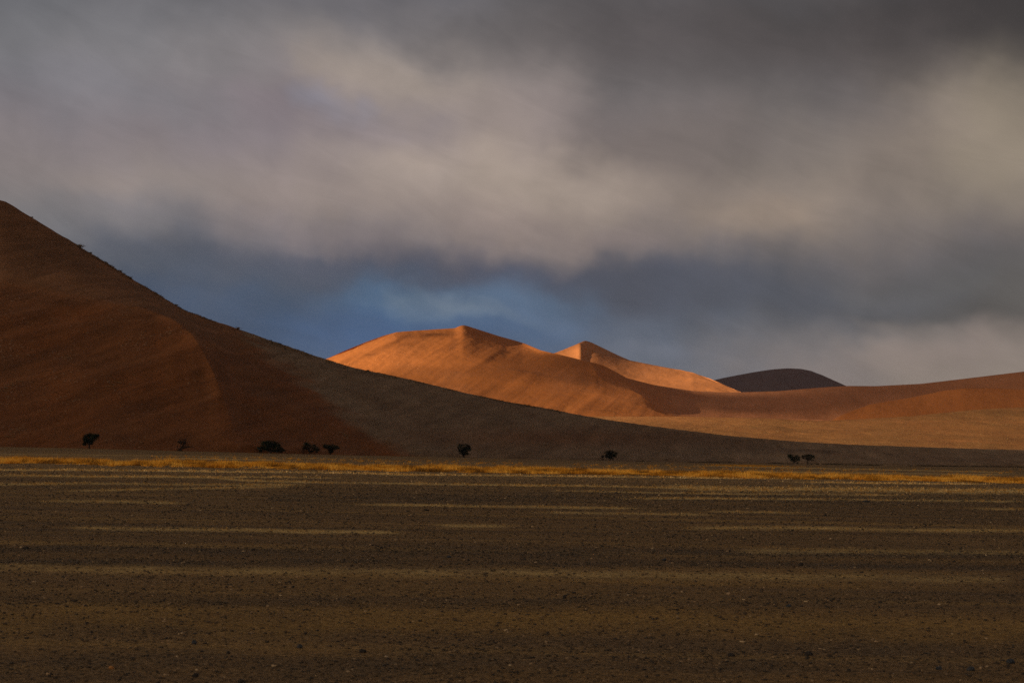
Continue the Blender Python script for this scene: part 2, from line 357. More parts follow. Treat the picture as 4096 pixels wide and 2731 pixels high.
# --- B: the sunlit star dune and its long saddle to the right
Bsil = [(500, 868, 1880), (600, 852, 1920), (700, 838, 1960), (750, 824, 1990), (790, 806, 2010), (840, 785.5, 2040), (880, 771, 2060), (910, 763, 2075), (950, 759.5, 2090), (1000, 756.5, 2110), (1045, 753.5, 2122), (1056, 748.5, 2124), (1064, 746.5, 2125), (1072, 748, 2130), (1100, 757, 2170), (1150, 773, 2215),
        (1180, 781, 2200), (1206, 789, 2165), (1242, 804.5, 2100), (1275, 812, 2084), (1310, 820, 2070), (1348, 830, 2052), (1366, 833.5, 2048), (1380, 837.5, 2050), (1392, 842.5, 2060), (1415, 854, 2080), (1440, 868, 2110), (1502, 884, 2160),
        (1591, 897.5, 2220), (1669, 901, 2260), (1728, 900, 2270), (1786, 898, 2270), (1895, 889, 2260), (1946, 886, 2250), (2012, 886.5, 2240), (2117, 881, 2220), (2215, 869.5, 2200), (2352, 853, 2180), (2480, 838, 2170)]
Bk = [(500, 868.8, 1876), (750, 824.8, 1986), (910, 763.8, 2071), (1045, 754.3, 2118), (1062, 747.6, 2120), (1072, 753, 2117), (1100, 770, 2113), (1132, 785, 2108), (1163, 798, 2102), (1200, 808, 2094), (1238, 813, 2086), (1262, 814.5, 2080), (1290, 818, 2070), (1340, 829.2, 2048), (1358, 834.5, 2038),
      (1368, 848, 1992), (1375, 865, 1957), (1392, 876, 1942), (1418, 887, 1922), (1451, 896, 1902), (1476, 909, 1878), (1491, 923, 1858), (1506, 938, 1842), (1524, 949, 1825), (1560, 957, 1815), (1700, 961, 1850), (1900, 966, 1880), (2100, 955, 1860), (2480, 950, 1880)]
Bt = [(500, 868.4, 1878), (750, 824.4, 1988), (910, 763.4, 2073), (1045, 753.9, 2120), (1063, 747.0, 2122), (1072, 750, 2122), (1100, 763, 2150), (1150, 781, 2175), (1206, 796, 2145), (1238, 808, 2096), (1262, 813, 2084), (1290, 817.5, 2073), (1340, 829, 2052), (1358, 833.5, 2043),
      (1369, 842, 2035), (1392, 852, 2038), (1415, 862, 2036), (1440, 872, 2030), (1470, 889, 2005), (1500, 908, 1970), (1530, 929, 1930), (1560, 949, 1890), (1700, 957, 1900), (1900, 962, 1930), (2100, 950, 1910), (2480, 945, 1920)]
Bm = [(500, 900, 1830), (700, 890, 1880), (800, 862, 1915), (900, 832, 1960), (980, 818, 1990), (1064, 822, 1990), (1160, 846, 1960), (1260, 866, 1930), (1330, 888, 1895), (1372, 903, 1870), (1430, 918, 1840), (1480, 932, 1820), (1524, 952, 1805), (1560, 960, 1790), (1700, 965, 1790), (2480, 965, 1800)]
Bft = [(500, 968, 1700), (1372, 968, 1735), (1500, 968, 1750), (1600, 972, 1760), (2480, 975, 1780)]
def dispB(G, mt, s):
    x, y, z = G[..., 0], G[..., 1], G[..., 2]
    kink = np.minimum(np.abs(mt-2), np.abs(mt-4)); body = sstep(0, .3, mt)*sstep(.0, .35, kink)*np.where(mt < 2, 1, .4)
    d = fbm(x/75+3, y/60, 3)*3.0*body
    p1 = x*.75+z*.66; p2 = -x*.66+z*.75
    d = d+fbm(p1/60, p2/9, 3)*1.8*body
    return d+fbm(x/5, y/5, 2)*.45*np.where(mt > 3.9, .2, 1)
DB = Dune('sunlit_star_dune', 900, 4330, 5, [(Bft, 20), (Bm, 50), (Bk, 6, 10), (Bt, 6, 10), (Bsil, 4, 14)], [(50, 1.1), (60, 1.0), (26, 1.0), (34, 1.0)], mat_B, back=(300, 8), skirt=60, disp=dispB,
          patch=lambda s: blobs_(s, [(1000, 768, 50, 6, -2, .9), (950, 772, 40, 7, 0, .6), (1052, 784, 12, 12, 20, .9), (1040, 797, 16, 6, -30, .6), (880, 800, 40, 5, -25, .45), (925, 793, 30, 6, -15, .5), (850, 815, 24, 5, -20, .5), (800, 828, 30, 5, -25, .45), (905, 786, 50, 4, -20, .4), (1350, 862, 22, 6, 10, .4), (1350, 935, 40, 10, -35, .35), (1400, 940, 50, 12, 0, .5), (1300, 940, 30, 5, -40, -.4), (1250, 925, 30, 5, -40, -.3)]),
          zone=lambda s: np.clip(fbm(s.G[..., 0]/50, s.G[..., 1]/60, 4)*1.2*(s.U/VS < 1500)+sstep(1430, 1600, s.U/VS)*np.clip(sstep(1.9, 2.3, s.meta)[:, None]+sstep(1560, 1640, s.U/VS), 0, 1), 0, 1))  # saddle albedo raised to stand in for light lost to cloud shade

# --- C: the second peak behind
Csil = [(1200, 838, 2560), (1271, 812, 2620), (1304, 799.5, 2650), (1334, 786, 2680), (1343, 782, 2690), (1350, 783.5, 2695), (1359, 786.5, 2700), (1385, 799, 2765), (1418, 815, 2760), (1447, 827.5, 2700), (1495, 837, 2690), (1533, 844.5, 2680),
        (1591, 856, 2640), (1630, 869, 2600), (1662, 883, 2560), (1689, 895, 2520), (1710, 904, 2490), (1760, 925, 2420)]
Ck = [(1200, 838.6, 2556), (1271, 812.6, 2616), (1318, 794.2, 2660), (1333, 788, 2668), (1338, 793.5, 2655), (1345, 801.5, 2640), (1355, 807, 2634), (1369, 812, 2636), (1385, 817, 2645), (1422, 825, 2668), (1447, 829, 2686), (1495, 837.8, 2684), (1591, 857, 2634), (1689, 896, 2515), (1710, 905, 2485), (1760, 926, 2415)]
Cft = [(1200, 950, 2350), (1500, 950, 2350), (1640, 950, 2330), (1710, 946, 2330), (1760, 950, 2330)]
DC = Dune('second_dune', 2110, 3050, 5, [(Cft, 20), (Ck, 5, 30), (Csil, 4, 40)], [(60, 1.0), (30, 1.0)], mat_C, back=(300, 8), skirt=60, disp=dispS(4, 60, .6))

# --- D: dark dune in the distance
Dsil = [(1560, 896, 3500), (1642, 872, 3560), (1677, 864.5, 3590), (1728, 855, 3620), (1774, 848, 3640), (1810, 845.5, 3650), (1841, 847, 3650), (1856, 850.5, 3650), (1862, 850.5, 3650), (1870, 854.5, 3650), (1888, 861, 3640), (1919, 875, 3620), (1946, 887, 3600), (1990, 908, 3560)]
Dft = [(1560, 940, 3250), (1990, 940, 3250)]
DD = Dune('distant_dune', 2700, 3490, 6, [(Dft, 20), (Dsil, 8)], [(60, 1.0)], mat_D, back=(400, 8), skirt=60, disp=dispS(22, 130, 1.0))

# ------------------------------------------------------------------ gravel plain
foot_u = DA.u; foot_z = DA.P[0][:, 2]; foot_Y = DA.P[0][:, 1]
STREAKS = [  # pale sandy streaks lying in the gravel: (u, v) course on the plain, half width in photo pixels, strength
 ([(-400, 1872), (0, 1878), (610, 1883), (1045, 1887), (1307, 1889), (1620, 1898), (2048, 1901)], 2.2, .8),
 ([(1850, 1900), (2266, 1904), (2788, 1911), (3300, 1917)], 1.6, .8),
 ([(3100, 1927), (3337, 1929), (3720, 1935), (4000, 1936)], 1.8, .9),
 ([(-400, 1896), (0, 1900), (348, 1905), (827, 1907), (1000, 1922), (1307, 1929), (2048, 1939), (2919, 1953)], 2.6, .8),
 ([(2600, 1947), (2919, 1953), (3355, 1958), (4096, 1964), (4500, 1966)], 6.5, .95),
 ([(780, 1907), (1100, 1908), (1400, 1911)], 2.0, .6),
 ([(-300, 1938), (0, 1937), (350, 1933), (958, 1940), (1263, 1938)], 3.0, .6),
 ([(200, 1962), (440, 1960), (784, 1952), (914, 1949), (1200, 1946)], 3.0, .55),
 ([(110, 2003), (435, 2005), (627, 2009), (780, 2011)], 4.0, .7),
 ([(1380, 2016), (1700, 2019), (2048, 2026), (2600, 2033)], 3.5, .6),
 ([(2100, 2047), (2570, 2054), (2900, 2058)], 3.5, .5),
 ([(2150, 1961), (2919, 1974), (3659, 1980)], 2.2, .6),
 ([(2440, 1992), (3100, 1995), (3529, 1999), (4150, 2007)], 2.8, .6),
 ([(2780, 2043), (3000, 2046), (3280, 2051)], 2.6, .8),
 ([(3850, 2033), (4200, 2038)], 2.6, .5),
 ([(2700, 2110), (3180, 2109), (3581, 2119), (4200, 2122)], 5.0, .7),
 ([(240, 2112), (871, 2118), (1655, 2131)], 5.5, .7),
 ([(1700, 2099), (1850, 2102), (2100, 2105)], 4.5, .6),
 ([(-200, 2268), (0, 2270), (871, 2283), (2048, 2292), (3000, 2300), (4096, 2320)], 15, .34),
 ([(2900, 2204), (3600, 2206), (4200, 2212)], 7, .35),
 ([(-300, 1812), (0, 1816), (700, 1823), (1400, 1834)], 1.2, .25),
 ([(600, 1832), (900, 1835), (1200, 1841)], 1.2, .6),
 ([(2700, 1861), (3300, 1872), (4096, 1890)], 1.3, .5),
 ([(3000, 1885), (3600, 1893), (4096, 1898)], 1.6, .45),
]
OLIVE = [([(-200, 2475), (1000, 2490), (2300, 2470), (3300, 2500), (4300, 2520)], 55, .8), ([(600, 2350), (2000, 2340), (3600, 2330)], 40, .25)]
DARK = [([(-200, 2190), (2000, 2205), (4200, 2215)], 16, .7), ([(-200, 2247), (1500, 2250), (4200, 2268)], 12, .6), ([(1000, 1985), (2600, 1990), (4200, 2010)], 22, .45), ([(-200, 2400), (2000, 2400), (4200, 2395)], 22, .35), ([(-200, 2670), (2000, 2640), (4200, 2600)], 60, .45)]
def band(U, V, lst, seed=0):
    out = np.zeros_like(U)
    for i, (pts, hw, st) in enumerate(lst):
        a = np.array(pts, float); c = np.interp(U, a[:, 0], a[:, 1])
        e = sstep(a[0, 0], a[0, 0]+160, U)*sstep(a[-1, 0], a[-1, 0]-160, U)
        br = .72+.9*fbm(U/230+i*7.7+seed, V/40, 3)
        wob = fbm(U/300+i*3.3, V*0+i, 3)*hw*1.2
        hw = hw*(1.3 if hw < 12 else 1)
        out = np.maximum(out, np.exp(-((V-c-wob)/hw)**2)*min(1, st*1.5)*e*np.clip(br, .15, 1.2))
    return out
def ground_z(x, y):
    y = np.asarray(y, float); x = np.asarray(x, float)
    Yc = np.clip(y, 10, None)
    u = UC+F*x/np.maximum(Yc, 10)*1.0
    fy = np.interp(u, foot_u, foot_Y); fz = np.interp(u, foot_u, foot_z)
    t = sstep(.35, 1.0, np.clip(y/fy, 0, 1))
    small = fbm(x/9, y/5, 3)*.05*sstep(3, 20, y)
    return fz*t+small
na = 620
av = np.concatenate([np.linspace(-1.6, -.34, 40), np.linspace(-.33, .33, na), np.linspace(.34, 1.6, 40)])
ys = np.concatenate([[-3000, -2000, -1000, -400, -150, -50, -10, 4], np.geomspace(9, 1300, 640), [1500, 2000, 3000, 5000, 8000, 12000]])
YY, AA = np.meshgrid(ys, av, indexing='ij'); XX = AA*(np.abs(YY)+12)
ZZ = ground_z(XX, YY)
Gg = np.stack([XX, YY, ZZ], -1)
gu, gv = proj(Gg); okm = (YY > 8); gu = np.where(okm, gu, -9999.); gv = np.where(okm, gv, 9999.)
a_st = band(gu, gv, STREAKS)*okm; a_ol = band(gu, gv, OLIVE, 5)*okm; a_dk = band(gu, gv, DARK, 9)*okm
mg, T, b = new_mat('gravel_plain')
p = T.pos()
sA, oA, dA = T.attr('streak'), T.attr('olive'), T.attr('dark')
pn = T.mapping(p, (.35, 1, 1))
n1 = T.noise(pn, .25, 5, .6, .3); n2 = T.noise(p, 9, 4, .7); n3 = T.noise(T.mapping(p, (.1, 1, 1)), .5, 4, .65)
c = T.mix(T.rng(n1, .35, .65), (.265, .160, .060), (.355, .213, .080))
c = T.mix(T.rng(n3, .42, .62, 0, .5), c, (.20, .132, .068))
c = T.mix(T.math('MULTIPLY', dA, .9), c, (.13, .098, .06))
n4 = T.noise(T.mapping(p, (.022, .42, 1)), 1.0, 4, .62, .15)
c = T.mix(T.rng(n4, .36, .5, .55, 0), c, (.15, .105, .062))
c = T.mix(T.rng(n4, .54, .70, 0, .6), c, (.56, .34, .10))
c = T.mix(T.math('MULTIPLY', oA, .8), c, (.46, .27, .07))
n5 = T.noise(T.mapping(p, (.5, 1, 1)), 1.6, 4, .75)
n6 = T.noise(p, 7, 3, .7)
brk = T.math('MULTIPLY', T.rng(n5, .34, .58, .35, 1.35), T.rng(n6, .35, .6, .55, 1.15))
c = T.mix(T.math('MULTIPLY', sA, brk, True), c, (1.0, .70, .25))
vo = T.new('ShaderNodeTexVoronoi'); T.l.new(p, vo.inputs['Vector']); vo.inputs['Scale'].default_value = 30
sx = T.new('ShaderNodeSeparateColor'); T.l.new(vo.outputs['Color'], sx.inputs[0])
kk = T.math('MULTIPLY', T.rng(n2, .3, .7, .72, 1.25), T.rng(sx.outputs[0], 0, 1, .55, 1.4))
sc = T.new('ShaderNodeVectorMath', operation='SCALE'); T.l.new(c, sc.inputs[0]); T.l.new(kk, sc.inputs[3])
T.l.new(sc.outputs[0], b.inputs['Base Color'])
hh = T.math('ADD', T.math('MULTIPLY', n2, .5), T.rng(vo.outputs['Distance'], 0, .6, .5, 0))
bp = T.new('ShaderNodeBump'); bp.inputs['Strength'].default_value = .7; bp.inputs['Distance'].default_value = .03
T.l.new(hh, bp.inputs['Height']); T.l.new(bp.outputs[0], b.inputs['Normal'])
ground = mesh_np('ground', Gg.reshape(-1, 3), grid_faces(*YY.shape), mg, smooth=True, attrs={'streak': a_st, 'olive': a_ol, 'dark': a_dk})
tag(ground, kind='structure')

# ------------------------------------------------------------------ gravel on the plain
def attr_mat(name, stops, rough=.9, trans=0.0):
    m, T, b = new_mat(name); r = T.new('ShaderNodeValToRGB'); T.l.new(T.attr('tint'), r.inputs[0])
    e = r.color_ramp.elements; e[0].position = stops[0][0]; e[0].color = (*stops[0][1], 1); e[1].position = stops[-1][0]; e[1].color = (*stops[-1][1], 1)
    for q, cc in stops[1:-1]: n = e.new(q); n.color = (*cc, 1)
    T.l.new(r.outputs[0], b.inputs['Base Color']); b.inputs['Roughness'].default_value = rough
    if trans:
        tr = T.new('ShaderNodeBsdfTranslucent'); T.l.new(r.outputs[0], tr.inputs[0]); mxs = T.new('ShaderNodeMixShader'); mxs.inputs[0].default_value = trans
        T.l.new(b.outputs[0], mxs.inputs[1]); T.l.new(tr.outputs[0], mxs.inputs[2]); T.l.new(mxs.outputs[0], T.n['Material Output'].inputs[0])
    return m
mat_gravel = attr_mat('gravel_stone', [(0, (.05, .045, .038)), (.3, (.10, .075, .048)), (.6, (.22, .145, .075)), (.8, (.42, .28, .15)), (1, (.85, .62, .34))], .7)
ph = (1+5**.5)/2
ICO = np.array([(-1, ph, 0), (1, ph, 0), (-1, -ph, 0), (1, -ph, 0), (0, -1, ph), (0, 1, ph), (0, -1, -ph), (0, 1, -ph), (ph, 0, -1), (ph, 0, 1), (-ph, 0, -1), (-ph, 0, 1)], float)/1.9
ICF = np.array([(0, 11, 5), (0, 5, 1), (0, 1, 7), (0, 7, 10), (0, 10, 11), (1, 5, 9), (5, 11, 4), (11, 10, 2), (10, 7, 6), (7, 1, 8), (3, 9, 4), (3, 4, 2), (3, 2, 6), (3, 6, 8), (3, 8, 9), (4, 9, 5), (2, 4, 11), (6, 2, 10), (8, 6, 7), (9, 8, 1)])
def stones(N, ylo, yhi, seed, rmin=.5):
    r = np.random.default_rng(seed)
    d = np.exp(r.uniform(np.log(1.8*F/yhi), np.log(1.8*F/ylo), N)); Y = 1.8*F/d
    X = r.uniform(-.30, .30, N)*Y
    P = np.stack([X, Y, ground_z(X, Y)], -1); u, v = proj(P)
    keep = r.random(N) < (1-.85*np.clip(band(u, v, STREAKS), 0, 1))*(.45+.55*np.clip(band(u, v, DARK, 9)*1.4, 0, 1))*(1-.5*band(u, v, OLIVE, 5))
    keep &= r.random(N) < np.clip(.75+1.6*fbm(X/3+40, Y/1.5, 3), .1, 1)
    P = P[keep]; Y = Y[keep]; n = len(P)
    size = (.0034+.00038*Y**.86)*np.clip(np.exp(r.normal(0, .55, n)), .2, 2.4)
    Vv = ICO[None]*(1+r.normal(0, .16, (n, 12, 1)))
    sc3 = np.stack([r.uniform(.8, 1.5, n), r.uniform(.7, 1.2, n), r.uniform(.4, .8, n)], -1)
    Vv = Vv*sc3[:, None, :]; a = r.uniform(0, 6.28, n); ca, sa = np.cos(a)[:, None], np.sin(a)[:, None]
    Vr = np.stack([Vv[..., 0]*ca-Vv[..., 1]*sa, Vv[..., 0]*sa+Vv[..., 1]*ca, Vv[..., 2]], -1)*size[:, None, None]
    Vr += P[:, None, :]; Vr[..., 2] += (size*.18)[:, None]
    tint = np.clip(r.beta(1.5, 2.6, n), 0, 1)
    return Vr.reshape(-1, 3), (ICF[None]+12*np.arange(n)[:, None, None]).reshape(-1, 3), np.repeat(tint, 12)
Vg, Fg, tg = stones(230000, 11.5, 260, 3)
tag(mesh_np('gravel', Vg, Fg, mat_gravel, attrs={'tint': tg}), 'small dark and rusty stones strewn over the brown plain', 'gravel', kind='stuff')

# larger stones one can pick out
mat_stone = {}
for k, c0 in {'dark': (.05, .042, .034), 'blue': (.065, .07, .075), 'pale': (.55, .37, .2), 'rust': (.5, .23, .07)}.items():
    m, T, b = new_mat('stone_'+k); n = T.noise(T.pos(), 40, 4, .6)
    T.l.new(T.mix(T.rng(n, .3, .7), tuple(q*.6 for q in c0), tuple(q*1.5 for q in c0)), b.inputs['Base Color']); b.inputs['Roughness'].default_value = .65
    mat_stone[k] = m
def stone(u, v, wpx, hpx, kind, label, seed):
    d = v-(HOR(u)); Y = 1.8*F/d
    x = (u-UC)/F*Y; w = wpx*Y/F*.8; h = hpx*Y/F*.9
    import bmesh
    bm = bmesh.new(); bmesh.ops.create_icosphere(bm, subdivisions=3, radius=.5)
    rs = np.random.default_rng(seed); dirs = rs.normal(size=(14, 3)); dirs /= np.linalg.norm(dirs, axis=1)[:, None]; lim = rs.uniform(.34, .47, 14)
    for vt in bm.verts:
        q = np.array(vt.co)
        for dd, ll in zip(dirs, lim):
            e = q@dd
            if e > ll: q = q-dd*(e-ll)
        q = q+.02*fbm(np.array([q[0]*6+seed]), np.array([q[1]*6+q[2]*4]), 3)[0]
        vt.co = (q[0]*w*1.15, q[1]*w*.9, q[2]*h*1.3)
    me = bpy.data.meshes.new('stone'); bm.to_mesh(me); bm.free(); me.materials.append(mat_stone[kind])
    o = bpy.data.objects.new('stone', me); scene.collection.objects.link(o)
    o.location = (x, Y, float(ground_z(x, Y))+h*.32)
    tag(o, label, 'stone', 'larger stones lying on the gravel plain')
STONES = [
 (1720, 2041, 24, 9, 'dark', 'flat dark stone left of the centre below a pale streak'),
 (1544, 2192, 18, 12, 'dark', 'dark rounded stone in the dark gravel band left of the centre'),
 (1034, 2198, 20, 10, 'dark', 'flat dark stone in the dark gravel band, upper of the pair left of the middle'),
 (1032, 2241, 15, 9, 'dark', 'small dark stone directly below the flat stone in the dark gravel band'),
 (131, 2190, 24, 14, 'dark', 'broad blackish stone in the dark gravel band near the left edge'),
 (1814, 2228, 20, 11, 'blue', 'bluish grey stone in the middle distance left of a small dark one'),
 (1891, 2240, 14, 10, 'dark', 'small dark stone right beside the bluish grey stone near the centre'),
 (1197, 2348, 14, 10, 'dark', 'small dark stone left of centre above the olive grassy band'),
 (810, 2570, 28, 20, 'blue', 'bluish grey stone in the left foreground below the olive band'),
 (1228, 2584, 26, 18, 'blue', 'bluish grey stone in the foreground left of the centre'),
 (1480, 2601, 36, 18, 'dark', 'wide dark stone in the foreground just left of the centre'),
 (945, 2607, 20, 14, 'dark', 'small dark stone between two bluish stones in the left foreground'),
 (819, 2694, 30, 20, 'dark', 'dark stone at the bottom edge left of the middle'),
 (1000, 2716, 34, 18, 'dark', 'low wide black stone cut by the bottom edge of the view'),
 (233, 2686, 18, 12, 'pale', 'pale sandy pebble in the bottom left foreground'),
 (483, 2664, 26, 14, 'rust', 'rusty orange pebble in the bottom left foreground'),
 (2671, 2240, 20, 11, 'blue', 'bluish dark stone right of the centre in the dark gravel band'),
 (3217, 2259, 22, 16, 'dark', 'upright dark stone on the right half just below the dark gravel band'),
 (3119, 2308, 14, 8, 'dark', 'tiny dark stone on the right half below the upright dark one'),
 (2276, 2390, 18, 16, 'dark', 'dark knobbly stone right of the centre above the olive band, lower of a close pair'),
 (2314, 2372, 18, 10, 'dark', 'dark flattish stone right of the centre, upper of a close pair'),
 (3169, 2425, 24, 14, 'blue', 'bluish grey stone on the right half at the top of the olive band'),
 (2928, 2372, 18, 10, 'pale', 'pale sandy pebble on the right half above the olive band'),
 (2943, 2614, 38, 18, 'dark', 'wide low dark stone in the foreground right of the centre'),
 (3250, 2610, 40, 20, 'dark', 'large dark stone in the right foreground beside bare brown ground'),
 (3311, 2063, 16, 9, 'dark', 'small far dark stone on the right half below a thin pale streak'),
 (3474, 2006, 34, 9, 'blue', 'long low bluish stone far off on the right just under the pale band'),
 (3895, 2671, 40, 22, 'blue', 'big bluish black stone in the bottom right foreground'),
 (4051, 2641, 44, 22, 'blue', 'biggest bluish black stone near the bottom right corner'),
 (3769, 2668, 30, 20, 'blue', 'bluish stone left of the two biggest in the bottom right foreground'),
 (2870, 1999, 14, 6, 'dark', 'tiny far dark stone right of the centre between two pale streaks'),
]
for i, s_ in enumerate(STONES): stone(*s_, seed=100+i)

# ------------------------------------------------------------------ grass
mat_gold = attr_mat('golden_grass', [(0, (.14, .07, .02)), (.3, (.50, .22, .025)), (.7, (.92, .40, .03)), (1, (.95, .55, .10))], .8, .35)
mat_dry = attr_mat('dry_grass', [(0, (.12, .08, .04)), (.5, (.32, .21, .10)), (1, (.62, .46, .26))], .9, .2)
def blades(P, Hh, spread, K, wid, r, lean=.35, tint=None):
    """K triangular blades for each tuft position"""
    n = len(P); Pn = np.repeat(P, K, 0); m = n*K; H = np.repeat(Hh, K)*r.uniform(.55, 1.1, m); S = np.repeat(spread, K)
    a = r.uniform(0, 2*np.pi, m); rad = np.sqrt(r.random(m))
    base = Pn+np.stack([np.cos(a)*rad*S, np.sin(a)*rad*S, -.02+0*a], -1)
    tip = base+np.stack([np.cos(a)*rad*H*lean*2+r.normal(0, .12, m)*H, np.sin(a)*rad*H*lean*2+r.normal(0, .12, m)*H, H*(1-.35*rad)], -1)
    b2 = r.uniform(0, np.pi, m); w = (np.repeat(wid, K) if np.ndim(wid) else wid)*r.uniform(.6, 1.4, m)
    off = np.stack([np.cos(b2)*w, np.sin(b2)*w, 0*b2], -1)
    V = np.stack([base-off, base+off, tip], 1).reshape(-1, 3)
    tt = np.clip((np.repeat(tint, K) if tint is not None else .5)+r.normal(0, .16, m), 0, 1)
    return V, np.arange(3*m).reshape(-1, 3), np.repeat(tt, 3)
# golden belt across the plain
r = np.random.default_rng(21)
FR = np.array([(0, 1064), (400, 1072), (800, 1080), (1200, 1087), (1600, 1095), (2000, 1103), (2352, 1110)], float)*VS
BK = np.array([(0, 1056.5), (400, 1060), (800, 1069), (1200, 1076.5), (1600, 1086), (2000, 1094), (2352, 1101.5)], float)*VS
N = 30000
u = r.uniform(-180, 4280, N)
wb = fbm(u/160, u*0, 4)
vf = np.interp(u, FR[:, 0], FR[:, 1])+wb*9; vb = np.interp(u, BK[:, 0], BK[:, 1])+fbm(u/120+50, u*0, 4)*10
t = r.random(N); dv = (vb+(vf-vb)*t)-HOR(u); Y = 1.8*F/dv; X = (u-UC)/F*Y
dens = np.clip(1.0+4.2*fbm(X/1.7, Y/7, 3)-.4*(t > .7), .05, 1)
k = r.random(N) < dens; X, Y, t = X[k], Y[k], t[k]
P = np.stack([X, Y, ground_z(X, Y)], -1)
Hh = (.16+.58*np.clip(.45+2.8*fbm(X/2.4+9, Y/9, 3), 0, 1))*r.uniform(.6, 1.2, len(X))
V, Fc, tt = blades(P, Hh, np.full(len(X), .22), 13, .022, r, .4, np.clip(.58+3.0*fbm(X/1.5, Y/6+30, 3), .02, .98))
tag(mesh_np('golden_grass', V, Fc, mat_gold, attrs={'tint': tt}), 'belt of golden dry grass growing across the whole plain', 'grass', kind='stuff')
# faint second strip of tufts on the right and stray tufts beyond the belt
N = 900
u = np.concatenate([r.normal(3010, 90, N//2), r.uniform(600, 2100, N//4), r.uniform(2300, 4100, N//4)])
v = np.concatenate([1860+.02*(u[:N//2]-2909)+r.normal(0, 1.6, N//2), np.interp(u[N//2:N//2+N//4], [600, 2100], [1828, 1852])+r.normal(0, 5, N//4), np.interp(u[N//2+N//4:], [2300, 4100], [1860, 1888])+r.normal(0, 5, N//4)])
Y = 1.8*F/np.clip(v-HOR(u), 14, None)*.985; X = (u-UC)/F*Y
P = np.stack([X, Y, ground_z(X, Y)], -1)
V, Fc, tt = blades(P, r.uniform(.25, .5, len(P)), np.full(len(P), .35), 10, .04, r, .4, r.uniform(.3, .9, len(P)))
tag(mesh_np('far_grass_tufts', V, Fc, mat_gold, attrs={'tint': tt}), 'sparse golden tufts beyond the main grass belt', 'grass', kind='stuff')
# short pale stalks standing in the sandy streaks and the olive band
N = 120000
d = np.exp(r.uniform(np.log(60), np.log(900), N)); Y = 1.8*F/d; X = r.uniform(-.29, .29, N)*Y
P = np.stack([X, Y, ground_z(X, Y)], -1); uu, vv_ = proj(P)
den = np.clip(band(uu, vv_, STREAKS)*.9*np.clip(.6+2.5*fbm(X/1.2, Y/1.5, 3), 0, 1)+band(uu, vv_, OLIVE, 5)*np.clip(-.05+1.6*fbm(X/1.0, Y/.8, 3), 0, 1)*.55, 0, 1)
edge = ((vv_ > 2425) & (vv_ < 2462) & (uu > 1000) & (uu < 3800))*np.clip(.1+2*fbm(uu/90, vv_/30, 2), 0, 1)*.45
k = r.random(N) < np.maximum(den, edge); P = P[k]; Yk = Y[k]
V, Fc, tt = blades(P, .008+.0013*Yk, .008+.0008*Yk, 5, .0014+.00028*Yk, r, .5, np.full(len(P), .5)+r.normal(0, .2, len(P)))
mat_stalk = attr_mat('pale_stalks', [(0, (.30, .16, .04)), (.5, (.70, .42, .13)), (1, (1, .74, .36))], .9, .3)
tag(mesh_np('grass_stalks', V, Fc, mat_stalk, attrs={'tint': tt}), 'short pale dry stalks standing in streaks on the gravel', 'grass', kind='stuff')
# clumps on the dune slopes
def on_dune(D, n, r, mlo, mhi, wfun):
    rows = np.where((D.meta >= mlo) & (D.meta < mhi))[0][:-1]; nc = len(D.u)
    i = r.choice(rows, n); j = r.integers(0, nc-1, n); a, b2 = r.random(n)[:, None], r.random(n)[:, None]
    P = (D.G[i, j]*(1-a)+D.G[i, j+1]*a)*(1-b2)+(D.G[i+1, j]*(1-a)+D.G[i+1, j+1]*a)*b2
    k = r.random(n) < wfun(D.U[i, j], D.V[i, j], D.zone[i, j], D.meta[i]); return P[k]
def wA(U, V, z, mt):
    top = np.interp(U, DA.u, gsmooth(np.interp(DA.u, np.array(Asil)[:, 0]*VS, np.array(Asil)[:, 1]*VS), 1))
    rim = np.exp(-(V-top)/14)*(U > 280)*.8
    return np.clip(.5*np.clip(z-.45, 0, 1)*(.35+np.clip(fbm(U/120, V/40, 3)*2, 0, 1))+rim, 0, 1)
P = on_dune(DA, 26000, r, .02, 2.0, wA)
V, Fc, tt = blades(P, r.uniform(.15, .6, len(P))*(1+.6*(r.random(len(P)) < .06)), r.uniform(.15, .4, len(P)), 9, .05, r, .5, r.uniform(.05, .8, len(P)))
tag(mesh_np('dune_grass', V, Fc, mat_dry, attrs={'tint': tt}), 'thin dry grass dotted over the grey slope of the big dune', 'grass', kind='stuff')
P = on_dune(DA, 9000, r, 1.93, 2.02, lambda U, V, z, mt: ((U > 290) & (U < 2300))*np.clip(.3+2*fbm(U/60, U*0, 3), .02, .7))
V, Fc, tt = blades(P, r.uniform(.3, 1.1, len(P)), r.uniform(.2, .5, len(P)), 9, .07, r, .4, r.uniform(.05, .6, len(P)))
tag(mesh_np('ridge_grass', V, Fc, mat_dry, attrs={'tint': tt}), 'ragged fringe of dry grass along the ridge of the big dune', 'grass', kind='stuff')
# boundary line of clumps along the foot of the red face and wisps on the red face
pts = []
for a, b2, nn, sp in [((1440, 1600), (1560, 1790), 260, 9), ((1560, 1560), (1600, 1800), 0, 1), ((0, 1560), (90, 1520), 60, 5), ((430, 1545), (490, 1520), 60, 3.5), ((20, 1750), (100, 1712), 70, 5), ((255, 1435), (300, 1418), 30, 4),
                      ((1360, 1725), (1390, 1745), 50, 4), ((1180, 1490), (1480, 1740), 160, 10), ((1880, 1800), (2120, 1818), 160, 5)]:
    for q in range(nn):
        t_ = random.random(); pts.append(DA.at(a[0]+(b2[0]-a[0])*t_+random.gauss(0, sp), a[1]+(b2[1]-a[1])*t_+random.gauss(0, sp)))
P = np.array(pts)+np.column_stack([r.normal(0, .6, len(pts)), np.zeros(len(pts)), np.zeros(len(pts))])
V, Fc, tt = blades(P, r.uniform(.25, .6, len(P)), np.full(len(P), .35), 9, .05, r, .5, r.uniform(.4, 1, len(P)))
